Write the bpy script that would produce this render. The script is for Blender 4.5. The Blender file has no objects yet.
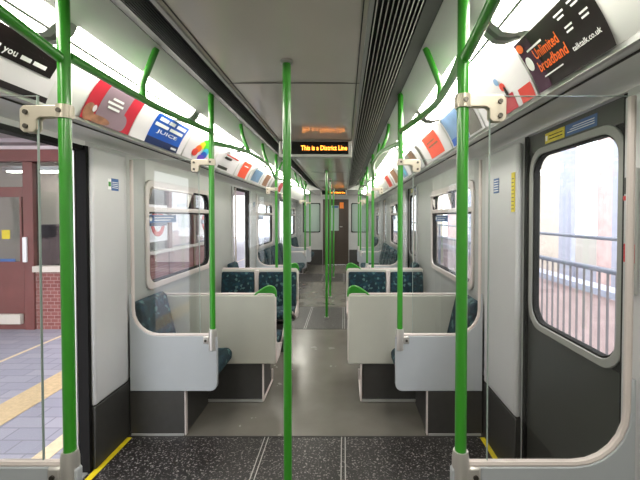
import bpy, bmesh, math, random
from mathutils import Vector, Matrix
random.seed(4)
S = bpy.context.scene
COL = S.collection
PI = math.pi
SIDE = {-1: 'left', 1: 'right'}

# ------------------------------------------------------------ materials
def srgb(r, g, b):
    def f(c):
        c /= 255.0
        return c/12.92 if c <= .04045 else ((c+.055)/1.055)**2.4
    return (f(r), f(g), f(b), 1)

MATS = {}
def mat(name, rgb=(200, 200, 200), rough=.5, metal=0., spec=.5, noise=0., nscale=8., emit=0., bump=0., bscale=60., coat=0.):
    m = bpy.data.materials.new(name); m.use_nodes = True
    nt = m.node_tree; b = nt.nodes['Principled BSDF']
    c = srgb(*rgb)
    b.inputs['Base Color'].default_value = c
    b.inputs['Roughness'].default_value = rough
    b.inputs['Metallic'].default_value = metal
    b.inputs['Specular IOR Level'].default_value = spec
    b.inputs['Coat Weight'].default_value = coat
    b.inputs['Coat Roughness'].default_value = .05
    tc = nt.nodes.new('ShaderNodeTexCoord')
    if noise:
        n = nt.nodes.new('ShaderNodeTexNoise'); n.inputs['Scale'].default_value = nscale; n.inputs['Detail'].default_value = 4
        nt.links.new(tc.outputs['Object'], n.inputs['Vector'])
        r = nt.nodes.new('ShaderNodeValToRGB')
        r.color_ramp.elements[0].position = .3; r.color_ramp.elements[1].position = .7
        r.color_ramp.elements[0].color = tuple(x*(1-noise) for x in c[:3])+(1,)
        r.color_ramp.elements[1].color = tuple(min(1, x*(1+noise)) for x in c[:3])+(1,)
        nt.links.new(n.outputs['Fac'], r.inputs['Fac']); nt.links.new(r.outputs['Color'], b.inputs['Base Color'])
    if bump:
        n = nt.nodes.new('ShaderNodeTexNoise'); n.inputs['Scale'].default_value = bscale
        nt.links.new(tc.outputs['Object'], n.inputs['Vector'])
        bp = nt.nodes.new('ShaderNodeBump'); bp.inputs['Strength'].default_value = bump; bp.inputs['Distance'].default_value = .01
        nt.links.new(n.outputs['Fac'], bp.inputs['Height']); nt.links.new(bp.outputs['Normal'], b.inputs['Normal'])
    if emit:
        b.inputs['Emission Color'].default_value = c; b.inputs['Emission Strength'].default_value = emit
    MATS[name] = m
    return m

def glass(name, tint, ior=1.5, rough=0.0):
    m = bpy.data.materials.new(name); m.use_nodes = True
    nt = m.node_tree; nt.nodes.clear()
    o = nt.nodes.new('ShaderNodeOutputMaterial'); mx = nt.nodes.new('ShaderNodeMixShader')
    t = nt.nodes.new('ShaderNodeBsdfTransparent'); t.inputs[0].default_value = tint
    g = nt.nodes.new('ShaderNodeBsdfGlossy'); g.inputs['Roughness'].default_value = rough
    f = nt.nodes.new('ShaderNodeFresnel'); f.inputs['IOR'].default_value = ior
    ge = nt.nodes.new('ShaderNodeNewGeometry'); mr = nt.nodes.new('ShaderNodeMapRange')   # both faces of a thin pane reflect alike
    mr.inputs[3].default_value = ior; mr.inputs[4].default_value = 1/ior
    nt.links.new(ge.outputs['Backfacing'], mr.inputs[0]); nt.links.new(mr.outputs[0], f.inputs['IOR'])
    nt.links.new(f.outputs[0], mx.inputs[0]); nt.links.new(t.outputs[0], mx.inputs[1])
    nt.links.new(g.outputs[0], mx.inputs[2]); nt.links.new(mx.outputs[0], o.inputs[0])
    MATS[name] = m
    return m

mat('grey_panel', (176, 178, 176), .32, noise=.04, nscale=3)
mat('pillar_grey', (196, 196, 198), .30, noise=.03, nscale=3)
mat('cove_white', (222, 222, 220), .25, noise=.03, nscale=2)
mat('ceiling_grey', (214, 210, 196), .13, noise=.04, nscale=2)
mat('seat_shell', (183, 183, 173), .35, noise=.02)
mat('screen_grey', (170, 175, 180), .35, noise=.02)
mat('skirt_dark', (56, 55, 53), .5, noise=.08, nscale=20)
mat('black_rubber', (14, 13, 13), .8, spec=.2)
mat('vent_black', (14, 14, 15), .6)
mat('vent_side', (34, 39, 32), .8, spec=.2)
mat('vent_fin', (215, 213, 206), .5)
mat('green', (52, 142, 36), .28, coat=.5)
mat('green_dark', (40, 130, 34), .35)
mat('trim_pink', (206, 196, 192), .3)
mat('alu', (190, 190, 188), .35, metal=.6)
mat('bracket_metal', (188, 180, 164), .35, metal=.4)
mat('bolt_metal', (90, 86, 80), .4, metal=.8)
mat('chrome', (205, 202, 198), .32, metal=.6)
mat('door_grey', (48, 49, 45), .3, noise=.05)
mat('door_frame', (150, 150, 146), .35)
mat('yellow', (215, 195, 30), .5, noise=.08, nscale=30)
mat('blue_label', (50, 92, 150), .45)
mat('white', (235, 235, 235), .45)
mat('red', (205, 40, 45), .45)
mat('light_on', (255, 250, 238), .5, emit=13)
mat('light_cap', (170, 170, 170), .4)
mat('glass_edge', (150, 165, 160), .3)
mat('joint_grey', (120, 118, 110), .5)
mat('led_black', (10, 8, 7), .12)
mat('led_text', (255, 150, 50), .5, emit=3.2)
mat('sign_housing', (176, 178, 170), .35)
mat('kiosk_brown', (112, 58, 54), .45, noise=.15, nscale=5)
mat('kiosk_cream', (205, 196, 184), .6)
mat('kiosk_dark', (70, 60, 64), .6, noise=.3, nscale=3)
mat('canopy_white', (226, 214, 216), .6, noise=.06, nscale=5)
mat('tactile', (205, 180, 140), .75, noise=.12, nscale=30)
mat('edge_line', (225, 205, 170), .7, noise=.1, nscale=30)
mat('fence_steel', (118, 120, 134), .45, metal=.3)
mat('fence_bar', (122, 114, 116), .5)
mat('pier_cream', (212, 200, 186), .8, noise=.06, nscale=6)
mat('pier_orange', (206, 170, 156), .8, noise=.1, nscale=6)
mat('pier_pink', (212, 184, 180), .8, noise=.12, nscale=6)
mat('pier_grey', (172, 174, 190), .8, noise=.08, nscale=6)
mat('ballast', (120, 112, 104), .9, noise=.3, nscale=8)
mat('end_dark', (62, 52, 44), .4)
mat('end_inner', (150, 170, 160), .3)
mat('orange_sign', (235, 130, 40), .5)
# advert colours
mat('ad_white', (222, 218, 222), .3)
mat('ad_black', (22, 13, 14), .32)
mat('ad_purple', (70, 40, 60), .25)
mat('ad_orange', (240, 105, 30), .4)
mat('ad_red', (214, 62, 52), .35)
mat('ad_crimson', (186, 40, 58), .35)
mat('ad_mauve', (140, 118, 130), .35, noise=.1, nscale=6)
mat('ad_tan', (150, 105, 80), .4, noise=.35, nscale=25)
mat('ad_blue', (28, 88, 190), .3)
mat('ad_navy', (22, 40, 90), .3)
mat('ad_green', (90, 215, 50), .35)
mat('ad_yellow', (235, 215, 50), .35)
mat('ad_cyan', (70, 190, 220), .35)
mat('ad_violet', (110, 70, 200), .35)
mat('ad_grey', (112, 108, 104), .4, noise=.2, nscale=10)
mat('ad_sky', (120, 150, 190), .35, noise=.15, nscale=8)
mat('ad_coral', (242, 80, 50), .35)
glass('screen_glass', (.955, .965, .965, 1), 1.5)
glass('window_glass', (.93, .94, .95, 1), 1.45)
glass('kiosk_glass', (.75, .78, .78, 1), 1.5)

def moquette():
    m = mat('moquette', (30, 70, 80), .95)
    nt = m.node_tree; b = nt.nodes['Principled BSDF']
    tc = nt.nodes.new('ShaderNodeTexCoord')
    v = nt.nodes.new('ShaderNodeTexVoronoi'); v.inputs['Scale'].default_value = 34
    n = nt.nodes.new('ShaderNodeTexNoise'); n.inputs['Scale'].default_value = 16; n.inputs['Detail'].default_value = 3
    nt.links.new(tc.outputs['Object'], v.inputs['Vector']); nt.links.new(tc.outputs['Object'], n.inputs['Vector'])
    r = nt.nodes.new('ShaderNodeValToRGB'); r.color_ramp.interpolation = 'CONSTANT'
    e = r.color_ramp.elements
    e[0].position = 0; e[0].color = srgb(12, 22, 34)
    e[1].position = .34; e[1].color = srgb(16, 42, 50)
    for p, c in ((.52, (22, 62, 74)), (.66, (14, 28, 46)), (.8, (92, 128, 126)), (.9, (26, 52, 74))):
        x = e.new(p); x.color = srgb(*c)
    mx = nt.nodes.new('ShaderNodeMix'); mx.data_type = 'RGBA'; mx.inputs[0].default_value = .45
    sp = nt.nodes.new('ShaderNodeSeparateColor')
    nt.links.new(v.outputs['Color'], sp.inputs[0]); nt.links.new(sp.outputs[0], r.inputs['Fac'])
    r2 = nt.nodes.new('ShaderNodeValToRGB'); r2.color_ramp.elements[0].color = srgb(8, 20, 32); r2.color_ramp.elements[1].color = srgb(26, 68, 74)
    nt.links.new(n.outputs['Fac'], r2.inputs['Fac'])
    nt.links.new(r.outputs['Color'], mx.inputs[6]); nt.links.new(r2.outputs['Color'], mx.inputs[7])
    nt.links.new(mx.outputs[2], b.inputs['Base Color'])
moquette()

def speckle():
    m = mat('speckle_floor', (34, 32, 32), .42)
    nt = m.node_tree; b = nt.nodes['Principled BSDF']
    tc = nt.nodes.new('ShaderNodeTexCoord')
    v = nt.nodes.new('ShaderNodeTexNoise'); v.inputs['Scale'].default_value = 75; v.inputs['Detail'].default_value = 2; v.inputs['Roughness'].default_value = .7
    nt.links.new(tc.outputs['Object'], v.inputs['Vector'])
    r = nt.nodes.new('ShaderNodeValToRGB')
    e = r.color_ramp.elements
    e[0].position = .56; e[0].color = srgb(32, 30, 30); e[1].position = .66; e[1].color = srgb(140, 136, 134)
    nt.links.new(v.outputs['Fac'], r.inputs['Fac']); nt.links.new(r.outputs['Color'], b.inputs['Base Color'])
speckle()

def floor_grey():
    m = mat('floor_grey', (120, 119, 113), .24)
    nt = m.node_tree; b = nt.nodes['Principled BSDF']
    tc = nt.nodes.new('ShaderNodeTexCoord')
    n = nt.nodes.new('ShaderNodeTexNoise'); n.inputs['Scale'].default_value = 3.5; n.inputs['Detail'].default_value = 6
    n2 = nt.nodes.new('ShaderNodeTexNoise'); n2.inputs['Scale'].default_value = 260
    nt.links.new(tc.outputs['Object'], n.inputs['Vector']); nt.links.new(tc.outputs['Object'], n2.inputs['Vector'])
    ad = nt.nodes.new('ShaderNodeMath'); ad.operation = 'MULTIPLY_ADD'; ad.inputs[1].default_value = .5
    nt.links.new(n2.outputs['Fac'], ad.inputs[0]); nt.links.new(n.outputs['Fac'], ad.inputs[2])
    r = nt.nodes.new('ShaderNodeValToRGB'); e = r.color_ramp.elements
    e[0].position = .3; e[0].color = srgb(92, 90, 84); e[1].position = 1.0; e[1].color = srgb(110, 107, 100)
    nt.links.new(ad.outputs[0], r.inputs['Fac']); nt.links.new(r.outputs['Color'], b.inputs['Base Color'])
    rr = nt.nodes.new('ShaderNodeMapRange'); rr.inputs[1].default_value = .3; rr.inputs[2].default_value = .7; rr.inputs[3].default_value = .20; rr.inputs[4].default_value = .28
    nt.links.new(n.outputs['Fac'], rr.inputs[0]); nt.links.new(rr.outputs[0], b.inputs['Roughness'])
floor_grey()

def paving():
    m = mat('platform_paving', (170, 170, 180), .6)
    nt = m.node_tree; b = nt.nodes['Principled BSDF']
    tc = nt.nodes.new('ShaderNodeTexCoord')
    br = nt.nodes.new('ShaderNodeTexBrick'); br.inputs['Scale'].default_value = 1.6
    br.inputs['Color1'].default_value = srgb(150, 150, 164); br.inputs['Color2'].default_value = srgb(164, 162, 174); br.inputs['Mortar'].default_value = srgb(132, 130, 140)
    br.inputs['Mortar Size'].default_value = .01
    nt.links.new(tc.outputs['Object'], br.inputs['Vector']); nt.links.new(br.outputs['Color'], b.inputs['Base Color'])
paving()

def brickwork():
    m = mat('kiosk_brick', (120, 66, 62), .7)
    nt = m.node_tree; b = nt.nodes['Principled BSDF']
    tc = nt.nodes.new('ShaderNodeTexCoord'); mp = nt.nodes.new('ShaderNodeMapping'); mp.inputs['Rotation'].default_value = (PI/2, 0, 0)
    br = nt.nodes.new('ShaderNodeTexBrick'); br.inputs['Scale'].default_value = 5
    br.inputs['Color1'].default_value = srgb(118, 64, 60); br.inputs['Color2'].default_value = srgb(136, 82, 76); br.inputs['Mortar'].default_value = srgb(160, 130, 124)
    nt.links.new(tc.outputs['Object'], mp.inputs[0]); nt.links.new(mp.outputs[0], br.inputs['Vector']); nt.links.new(br.outputs['Color'], b.inputs['Base Color'])
brickwork()

# ------------------------------------------------------------ mesh helpers
class MB:
    def __init__(self): self.v = []; self.f = []; self.m = []; self.names = []
    def mi(self, name):
        if name not in self.names: self.names.append(name)
        return self.names.index(name)
    def add(self, vs, fs, m):
        o = len(self.v); self.v += [tuple(v) for v in vs]; k = self.mi(m)
        for f in fs: self.f.append(tuple(i+o for i in f)); self.m.append(k)
        return self
    def box(self, x0, x1, y0, y1, z0, z1, m):
        if x0 > x1: x0, x1 = x1, x0
        if y0 > y1: y0, y1 = y1, y0
        vs = [(x, y, z) for z in (z0, z1) for y in (y0, y1) for x in (x0, x1)]
        return self.add(vs, [(0, 2, 3, 1), (4, 5, 7, 6), (0, 1, 5, 4), (2, 6, 7, 3), (0, 4, 6, 2), (1, 3, 7, 5)], m)
    def tube(self, pts, r, m, seg=14, caps=True):
        P = [Vector(p) for p in pts]; n = len(P); rings = []
        up = None
        for i, p in enumerate(P):
            d = ((P[min(i+1, n-1)]-P[max(i-1, 0)])).normalized()
            if up is None:
                up = Vector((0, 0, 1)) if abs(d.z) < .9 else Vector((1, 0, 0))
            a = d.cross(up).normalized(); b = a.cross(d).normalized(); up = b
            rr = r[i] if isinstance(r, (list, tuple)) else r
            rings.append([p+a*math.cos(2*PI*k/seg)*rr+b*math.sin(2*PI*k/seg)*rr for k in range(seg)])
        vs = [v for R in rings for v in R]; fs = []
        for i in range(n-1):
            for k in range(seg):
                a0 = i*seg+k; a1 = i*seg+(k+1) % seg
                fs.append((a0, a1, a1+seg, a0+seg))
        if caps: fs.append(tuple(range(seg))[::-1]); fs.append(tuple((n-1)*seg+k for k in range(seg)))
        return self.add(vs, fs, m)
    def prism(self, poly, axis, a, b, m):
        # poly: list of 2D points; axis 'x','y','z' extruded from a to b
        def P(p, t):
            return {'x': (t, p[0], p[1]), 'y': (p[0], t, p[1]), 'z': (p[0], p[1], t)}[axis]
        n = len(poly); vs = [P(p, a) for p in poly]+[P(p, b) for p in poly]
        fs = [tuple(range(n)), tuple(range(2*n-1, n-1, -1))]
        for i in range(n): j = (i+1) % n; fs.append((i, i+n, j+n, j))
        return self.add(vs, fs, m)
    def strip(self, prof, y0, y1, m, close=False):
        # a surface swept along y from an x-z profile
        n = len(prof); vs = [(p[0], y0, p[1]) for p in prof]+[(p[0], y1, p[1]) for p in prof]
        return self.add(vs, [(i, i+1, i+1+n, i+n) for i in range(n-1)], m)
    def ring(self, side_pt, inner, outer, d0, d1, m):
        # frame between two loops of equal count; side_pt(u,v,d)->xyz
        n = len(inner); vs = []
        for L, d in ((inner, d0), (outer, d0), (outer, d1), (inner, d1)):
            vs += [side_pt(u, v, d) for u, v in L]
        fs = []
        for k in range(4):
            a = k*n; b = ((k+1) % 4)*n
            for i in range(n): j = (i+1) % n; fs.append((a+i, a+j, b+j, b+i))
        return self.add(vs, fs, m)
    def build(self, name, parent=None, bevel=0, smooth=True, segs=2):
        me = bpy.data.meshes.new(name)
        off = Vector(parent_world(parent)) if parent else Vector((0, 0, 0))
        me.from_pydata([tuple(Vector(v)-off) for v in self.v], [], self.f)
        for nm in self.names: me.materials.append(MATS[nm])
        me.polygons.foreach_set('material_index', self.m)
        bm = bmesh.new(); bm.from_mesh(me); bmesh.ops.recalc_face_normals(bm, faces=bm.faces[:]); bm.to_mesh(me); bm.free()
        if smooth:
            me.shade_smooth(); me.set_sharp_from_angle(angle=math.radians(38))
        o = bpy.data.objects.new(name, me); COL.objects.link(o)
        if parent: o.parent = parent
        if bevel:
            md = o.modifiers.new('Bevel', 'BEVEL'); md.width = bevel; md.segments = segs; md.limit_method = 'ANGLE'; md.angle_limit = math.radians(40)
            md.harden_normals = False
        return o

def parent_world(p):
    v = Vector((0, 0, 0))
    while p: v += p.location; p = p.parent
    return v

def rrect(u0, u1, v0, v1, r, n=6):
    pts = []
    for cx, cy, a in ((u1-r, v1-r, 0), (u0+r, v1-r, 90), (u0+r, v0+r, 180), (u1-r, v0+r, 270)):
        for k in range(n+1):
            t = math.radians(a+90*k/n); pts.append((cx+r*math.cos(t), cy+r*math.sin(t)))
    return pts

def tag(o, label=None, cat=None, group=None, kind=None):
    if label: o['label'] = label
    if cat: o['category'] = cat
    if group: o['group'] = group
    if kind: o['kind'] = kind
    return o
def thing(name, loc, label, cat, group=None, kind=None):
    o = bpy.data.objects.new(name, None); o.empty_display_size = .1; COL.objects.link(o); o.location = loc
    return tag(o, label, cat, group, kind)
def dup(o, dy, label=None, parent=None, group=None):
    c = o.copy(); COL.objects.link(c)
    if parent: c.parent = parent
    else:
        c.location.y += dy
        if label: c['label'] = label
        if group: c['group'] = group
    for ch in list(o.children): dup(ch, 0, parent=c)
    return c

def text_mesh(body, size, align='LEFT'):
    cu = bpy.data.curves.new('lettering', 'FONT'); cu.body = body; cu.size = size; cu.align_x = align; cu.resolution_u = 2; cu.offset = size*.018
    o = bpy.data.objects.new('lettering', cu); COL.objects.link(o)
    bpy.context.view_layer.update()
    me = bpy.data.meshes.new_from_object(o)
    vs = [tuple(v.co) for v in me.vertices]; fs = [tuple(p.vertices) for p in me.polygons]
    bpy.data.objects.remove(o); bpy.data.curves.remove(cu); bpy.data.meshes.remove(me)
    return vs, fs

# ------------------------------------------------------------ dimensions of the carriage
DOORS = [(1.37, 2.33), (5.32, 6.18), (9.15, 10.02)]
DS = {-1: [(1.37, 2.285), (5.32, 6.16), (9.15, 10.0)], 1: [(1.37, 2.15), (5.32, 6.05), (9.15, 9.88)]}
WINS = [(2.97, 4.38), (6.80, 8.21), (10.62, 11.95)]
Y0, Y1 = -2.6, 12.3
WI, WO = 1.30, 1.355
PROF = [(1.30, 2.03), (1.285, 2.045), (1.24, 2.055), (1.10, 2.08), (.98, 2.29), (.81, 2.35), (.67, 2.44)]

# floor
fl = MB().box(-WO, WO, Y0, Y1, -.12, 0, 'floor_grey').build('floor', smooth=False); tag(fl, kind='structure')
VEST = [(1.27, 2.65), (5.22, 6.50), (9.05, 10.35)]
for a, b in VEST:
    if a < 2: a = 0.3
    MB().box(-1.29, 1.29, a, b, 0, .003, 'speckle_floor').build('vestibule_floor', fl, smooth=False)
    for x in (-.28, .265):
        MB().box(x-.016, x-.010, a, b, .003, .005, 'alu').box(x+.010, x+.016, a, b, .003, .005, 'alu').build('metal_strip', fl, smooth=False)
    MB().box(-1.29, 1.29, b-.012, b, .003, .006, 'skirt_dark').build('floor_joint', fl, smooth=False)
for a, b in DOORS:
    for s in (-1, 1):
        MB().box(s*1.235, s*1.275, a-.07, b+.30, .0032, .006, 'yellow').build('door_edge_strip', fl, smooth=False)

# ceiling: one swept shell with coves
cb = MB()
for s in (-1, 1):
    pr = [(s*x, z) for x, z in PROF]
    cb.strip(pr, Y0, Y1, 'cove_white')
    cb.strip([(s*.67, 2.44), (s*.67, 2.47), (s*.37, 2.40), (s*.37, 2.30)], Y0, 10.12, 'vent_black')
    cb.box(s*.37, s*.67, 10.12, Y1, 2.30, 2.44, 'cove_white')
cb.strip([(-.37, 2.30), (-.36, 2.296), (0, 2.306), (.36, 2.296), (.37, 2.30)], Y0, Y1, 'ceiling_grey')
# outer roof that closes the shell
for s in (-1, 1):
    cb.strip([(s*WI, 2.03), (s*WO, 2.03), (s*1.32, 2.25), (s*1.15, 2.48), (s*.8, 2.58), (0, 2.62)], Y0-.06, Y1+.06, 'grey_panel')
for yy in (Y0-.06, Y1+.06):
    cb.box(-1.2, 1.2, yy-.01, yy+.01, 2.03, 2.60, 'grey_panel')
ce = cb.build('ceiling'); tag(ce, kind='structure')
for yy in (.55, 2.05, 4.6, 6.1, 7.6, 9.1):
    MB().box(-.355, .355, yy, yy+.004, 2.2945, 2.3, 'joint_grey').build('panel_joint', ce, smooth=False)
for s in (-1, 1):
    MB().box(s*.335, s*.339, Y0, 10.1, 2.2935, 2.30, 'skirt_dark').build('edge_joint', ce, smooth=False)
    MB().box(s*1.095, s*1.112, Y0, Y1, 2.068, 2.088, 'alu').build('advert_ledge', ce, smooth=False)
    MB().box(s*1.15, s*1.153, Y0, Y1, 2.062, 2.070, 'skirt_dark').build('cove_joint', ce, smooth=False)

# ceiling vents
for s in (-1, 1):
    v = thing('ceiling_vent', (s*.52, 0, 2.3), 'long black louvred air vent along the %s side of the grey ceiling' % SIDE[s], 'air vent')
    b = MB()
    n = 10
    for i in range(n):
        t = (i+.6)/n*.70
        x = .37+.30*t; z = 2.302+.14*t
        b.box(s*x, s*(x+.004), Y0+.05, 10.1, z, z+.022, 'vent_black')
    b.build('louvre_slats', v, smooth=False)
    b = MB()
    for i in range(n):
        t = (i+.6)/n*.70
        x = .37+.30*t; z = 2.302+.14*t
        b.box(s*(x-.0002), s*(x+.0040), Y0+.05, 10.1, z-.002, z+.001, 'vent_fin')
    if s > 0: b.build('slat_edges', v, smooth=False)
    MB().add([(s*.585, Y0+.05, 2.398), (s*.668, Y0+.05, 2.44), (s*.668, 10.1, 2.44), (s*.585, 10.1, 2.398),
              (s*.585, Y0+.05, 2.408), (s*.668, Y0+.05, 2.45), (s*.668, 10.1, 2.45), (s*.585, 10.1, 2.408)],
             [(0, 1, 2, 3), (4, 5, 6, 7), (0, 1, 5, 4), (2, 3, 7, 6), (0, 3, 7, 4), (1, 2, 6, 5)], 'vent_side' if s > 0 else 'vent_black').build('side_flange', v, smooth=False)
    MB().box(s*.355, s*.372, Y0+.05, 10.12, 2.285, 2.31, 'alu').build('inner_trim', v, smooth=False)

# walls
WZ0, WZ1 = 1.0, 1.85
for s in (-1, 1):
    DOORS = DS[s]
    w = MB(); ys = sorted([Y0]+[y for d in DOORS for y in d]+[y for d in WINS for y in d]+[Y1])
    for a, b in zip(ys[:-1], ys[1:]):
        mid = (a+b)/2
        if any(d[0] < mid < d[1] for d in DOORS): w.box(s*WI, s*WO, a, b, 2.0 if s < 0 else 2.027, 2.03, 'cove_white')
        elif any(d[0] < mid < d[1] for d in WINS):
            w.box(s*WI, s*WO, a, b, -.25, WZ0, 'grey_panel').box(s*WI, s*WO, a, b, WZ1, 2.03, 'cove_white')
        else: w.box(s*WI, s*WO, a, b, -.25, 2.03, 'grey_panel')
    wo = w.build('wall_'+SIDE[s], smooth=False); tag(wo, kind='structure')
    # skirting along the foot of each solid run and pillar linings beside the doors
    edges = [Y0]+[y for d in DOORS for y in d]+[Y1]
    for i in range(0, len(edges), 2):
        a, b = edges[i], edges[i+1]
        MB().box(s*1.282, s*WI, a+.01, b-.01, .007, .40, 'skirt_dark').build('skirting', wo, bevel=.004)
    for (a, b) in DOORS:
        for (p, q) in ((a-.095, a-.005), (b+.005, (b+.37 if s < 0 else b+.50) if b < 9 else 10.33)):
            q2 = q
            xi = 1.262 if p > b else 1.286
            m = MB().box(s*xi, s*WI, p, q2, .40, 2.0, 'pillar_grey'); po = m.build('pillar_lining', wo, bevel=.02 if p > b else .006, segs=3)
            if p > b: MB().box(s*1.264, s*1.281, p, q2, .007, .398, 'skirt_dark').build('pillar_skirt', wo, bevel=.006)
        # stickers on the far pillar
        yc = b+.15
        xx = s*1.2605
        m = MB()
        if s < 0:
            m.box(xx, xx+.001, b+.15, b+.185, 1.75, 1.82, 'white').box(xx, xx+.001, b+.187, b+.265, 1.745, 1.825, 'blue_label')
            m.box(xx-.0, xx+.0015, b+.155, b+.18, 1.77, 1.80, 'green_dark')
            for k in range(4): m.box(xx-.0, xx+.0015, b+.195, b+.258, 1.762+k*.012, 1.766+k*.012, 'white')
        else:
            m.box(xx-.001, xx, b+.25, b+.335, 1.725, 1.82, 'blue_label')
            for k in range(5): m.box(xx-.0015, xx, b+.258, b+.327, 1.737+k*.016, 1.743+k*.016, 'white')
        m.build('notice_sticker', wo, smooth=False)

def wall_pt(s):
    return lambda u, v, d: (s*d, u, v)

# windows
wn = 0
def text_on_wall(mb, s, body, y, z, size, x, m):
    vs, fs = text_mesh(body, size)
    mb.add([(x, y+(-s)*vx, z+vz) for vx, vz, _ in vs], fs, m)
for s in (-1, 1):
    for wi, (a, b) in enumerate(WINS):
        wn += 1
        r = thing('window_%d' % wn, (s*1.33, (a+b)/2, 1.0), None, None, kind='structure')
        pt = wall_pt(s)
        MB().ring(pt, rrect(a+.03, b-.03, WZ0+.03, WZ1-.03, .10), rrect(a-.018, b+.018, WZ0-.018, WZ1+.018, .08), 1.285, 1.30, 'trim_pink').build('window_frame', r, bevel=.004)
        MB().ring(pt, rrect(a+.04, b-.04, WZ0+.04, WZ1-.04, .09), rrect(a+.002, b-.002, WZ0+.002, WZ1-.002, .004), 1.300, 1.352, 'black_rubber').build('window_seal', r)
        MB().box(s*1.318, s*1.324, a+.03, b-.03, WZ0+.03, 1.612, 'window_glass').build('pane', r, smooth=False)
        MB().box(s*1.29, s*1.335, a+.035, b-.035, 1.612, 1.652, 'trim_pink').build('transom', r, bevel=.004)
        MB().box(s*1.295, s*1.332, a+.035, b-.035, 1.596, 1.611, 'black_rubber').build('transom_seal', r)
        mid = a+.62*(b-a) if s < 0 else a+.45*(b-a)
        MB().box(s*1.305, s*1.335, mid-.015, mid+.015, 1.652, WZ1-.03, 'black_rubber').build('hopper_post', r)
        # tilted hopper pane: hinged at its foot, leaning into the carriage
        p0, p1 = a+.05, mid-.03
        if s > 0: p0, p1 = mid+.03, b-.05
        tilt = .05
        MB().add([(s*1.318, p0, 1.655), (s*1.318, p1, 1.655), (s*(1.318-tilt), p1, 1.80), (s*(1.318-tilt), p0, 1.80)], [(0, 1, 2, 3)], 'window_glass').build('hopper_pane', r, smooth=False)
        MB().tube([(s*(1.318-tilt), p0, 1.805), (s*(1.318-tilt), p1, 1.805)], .011, 'trim_pink', 8).build('hopper_rail', r)
        for yy in (p0, p1):
            MB().add([(s*1.318, yy-.006, 1.655), (s*(1.318-tilt), yy-.006, 1.80), (s*1.318, yy-.006, 1.80),
                      (s*1.318, yy+.006, 1.655), (s*(1.318-tilt), yy+.006, 1.80), (s*1.318, yy+.006, 1.80)],
                     [(0, 1, 2), (3, 4, 5), (0, 1, 4, 3), (1, 2, 5, 4), (2, 0, 3, 5)], 'bracket_metal').build('hopper_side', r, smooth=False)
        q0, q1 = p1+.06, b-.05
        if s > 0: q0, q1 = a+.05, p0-.06
        MB().box(s*1.318, s*1.322, q0, q1, 1.652, WZ1-.03, 'window_glass').build('upper_pane', r, smooth=False)
        # blue notice on the pane
        m = MB(); L = .50; xs = s*1.3165
        y_st = (a+.08) if s < 0 else (b-.10)
        dr = -s
        m.box(xs, xs+s*.0008, y_st+dr*.05, y_st+dr*L, 1.522, 1.588, 'blue_label')
        cir = [(y_st+dr*.03+.036*math.cos(t*PI/8), 1.555+.036*math.sin(t*PI/8)) for t in range(16)]
        m.prism(cir, 'x', xs-s*.0003, xs+s*.0007, 'blue_label')
        cir = [(y_st+dr*.03+.020*math.cos(t*PI/8), 1.555+.020*math.sin(t*PI/8)) for t in range(16)]
        m.prism(cir, 'x', xs-s*.001, xs-s*.0004, 'white')
        for k, (u0, u1) in enumerate(((.09, .44), (.09, .38))):
            m.box(xs-s*.001, xs-s*.0004, y_st+dr*u0, y_st+dr*u1, 1.562-k*.022, 1.568-k*.022, 'white')
        m.build('blue_notice', r, smooth=False)

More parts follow.
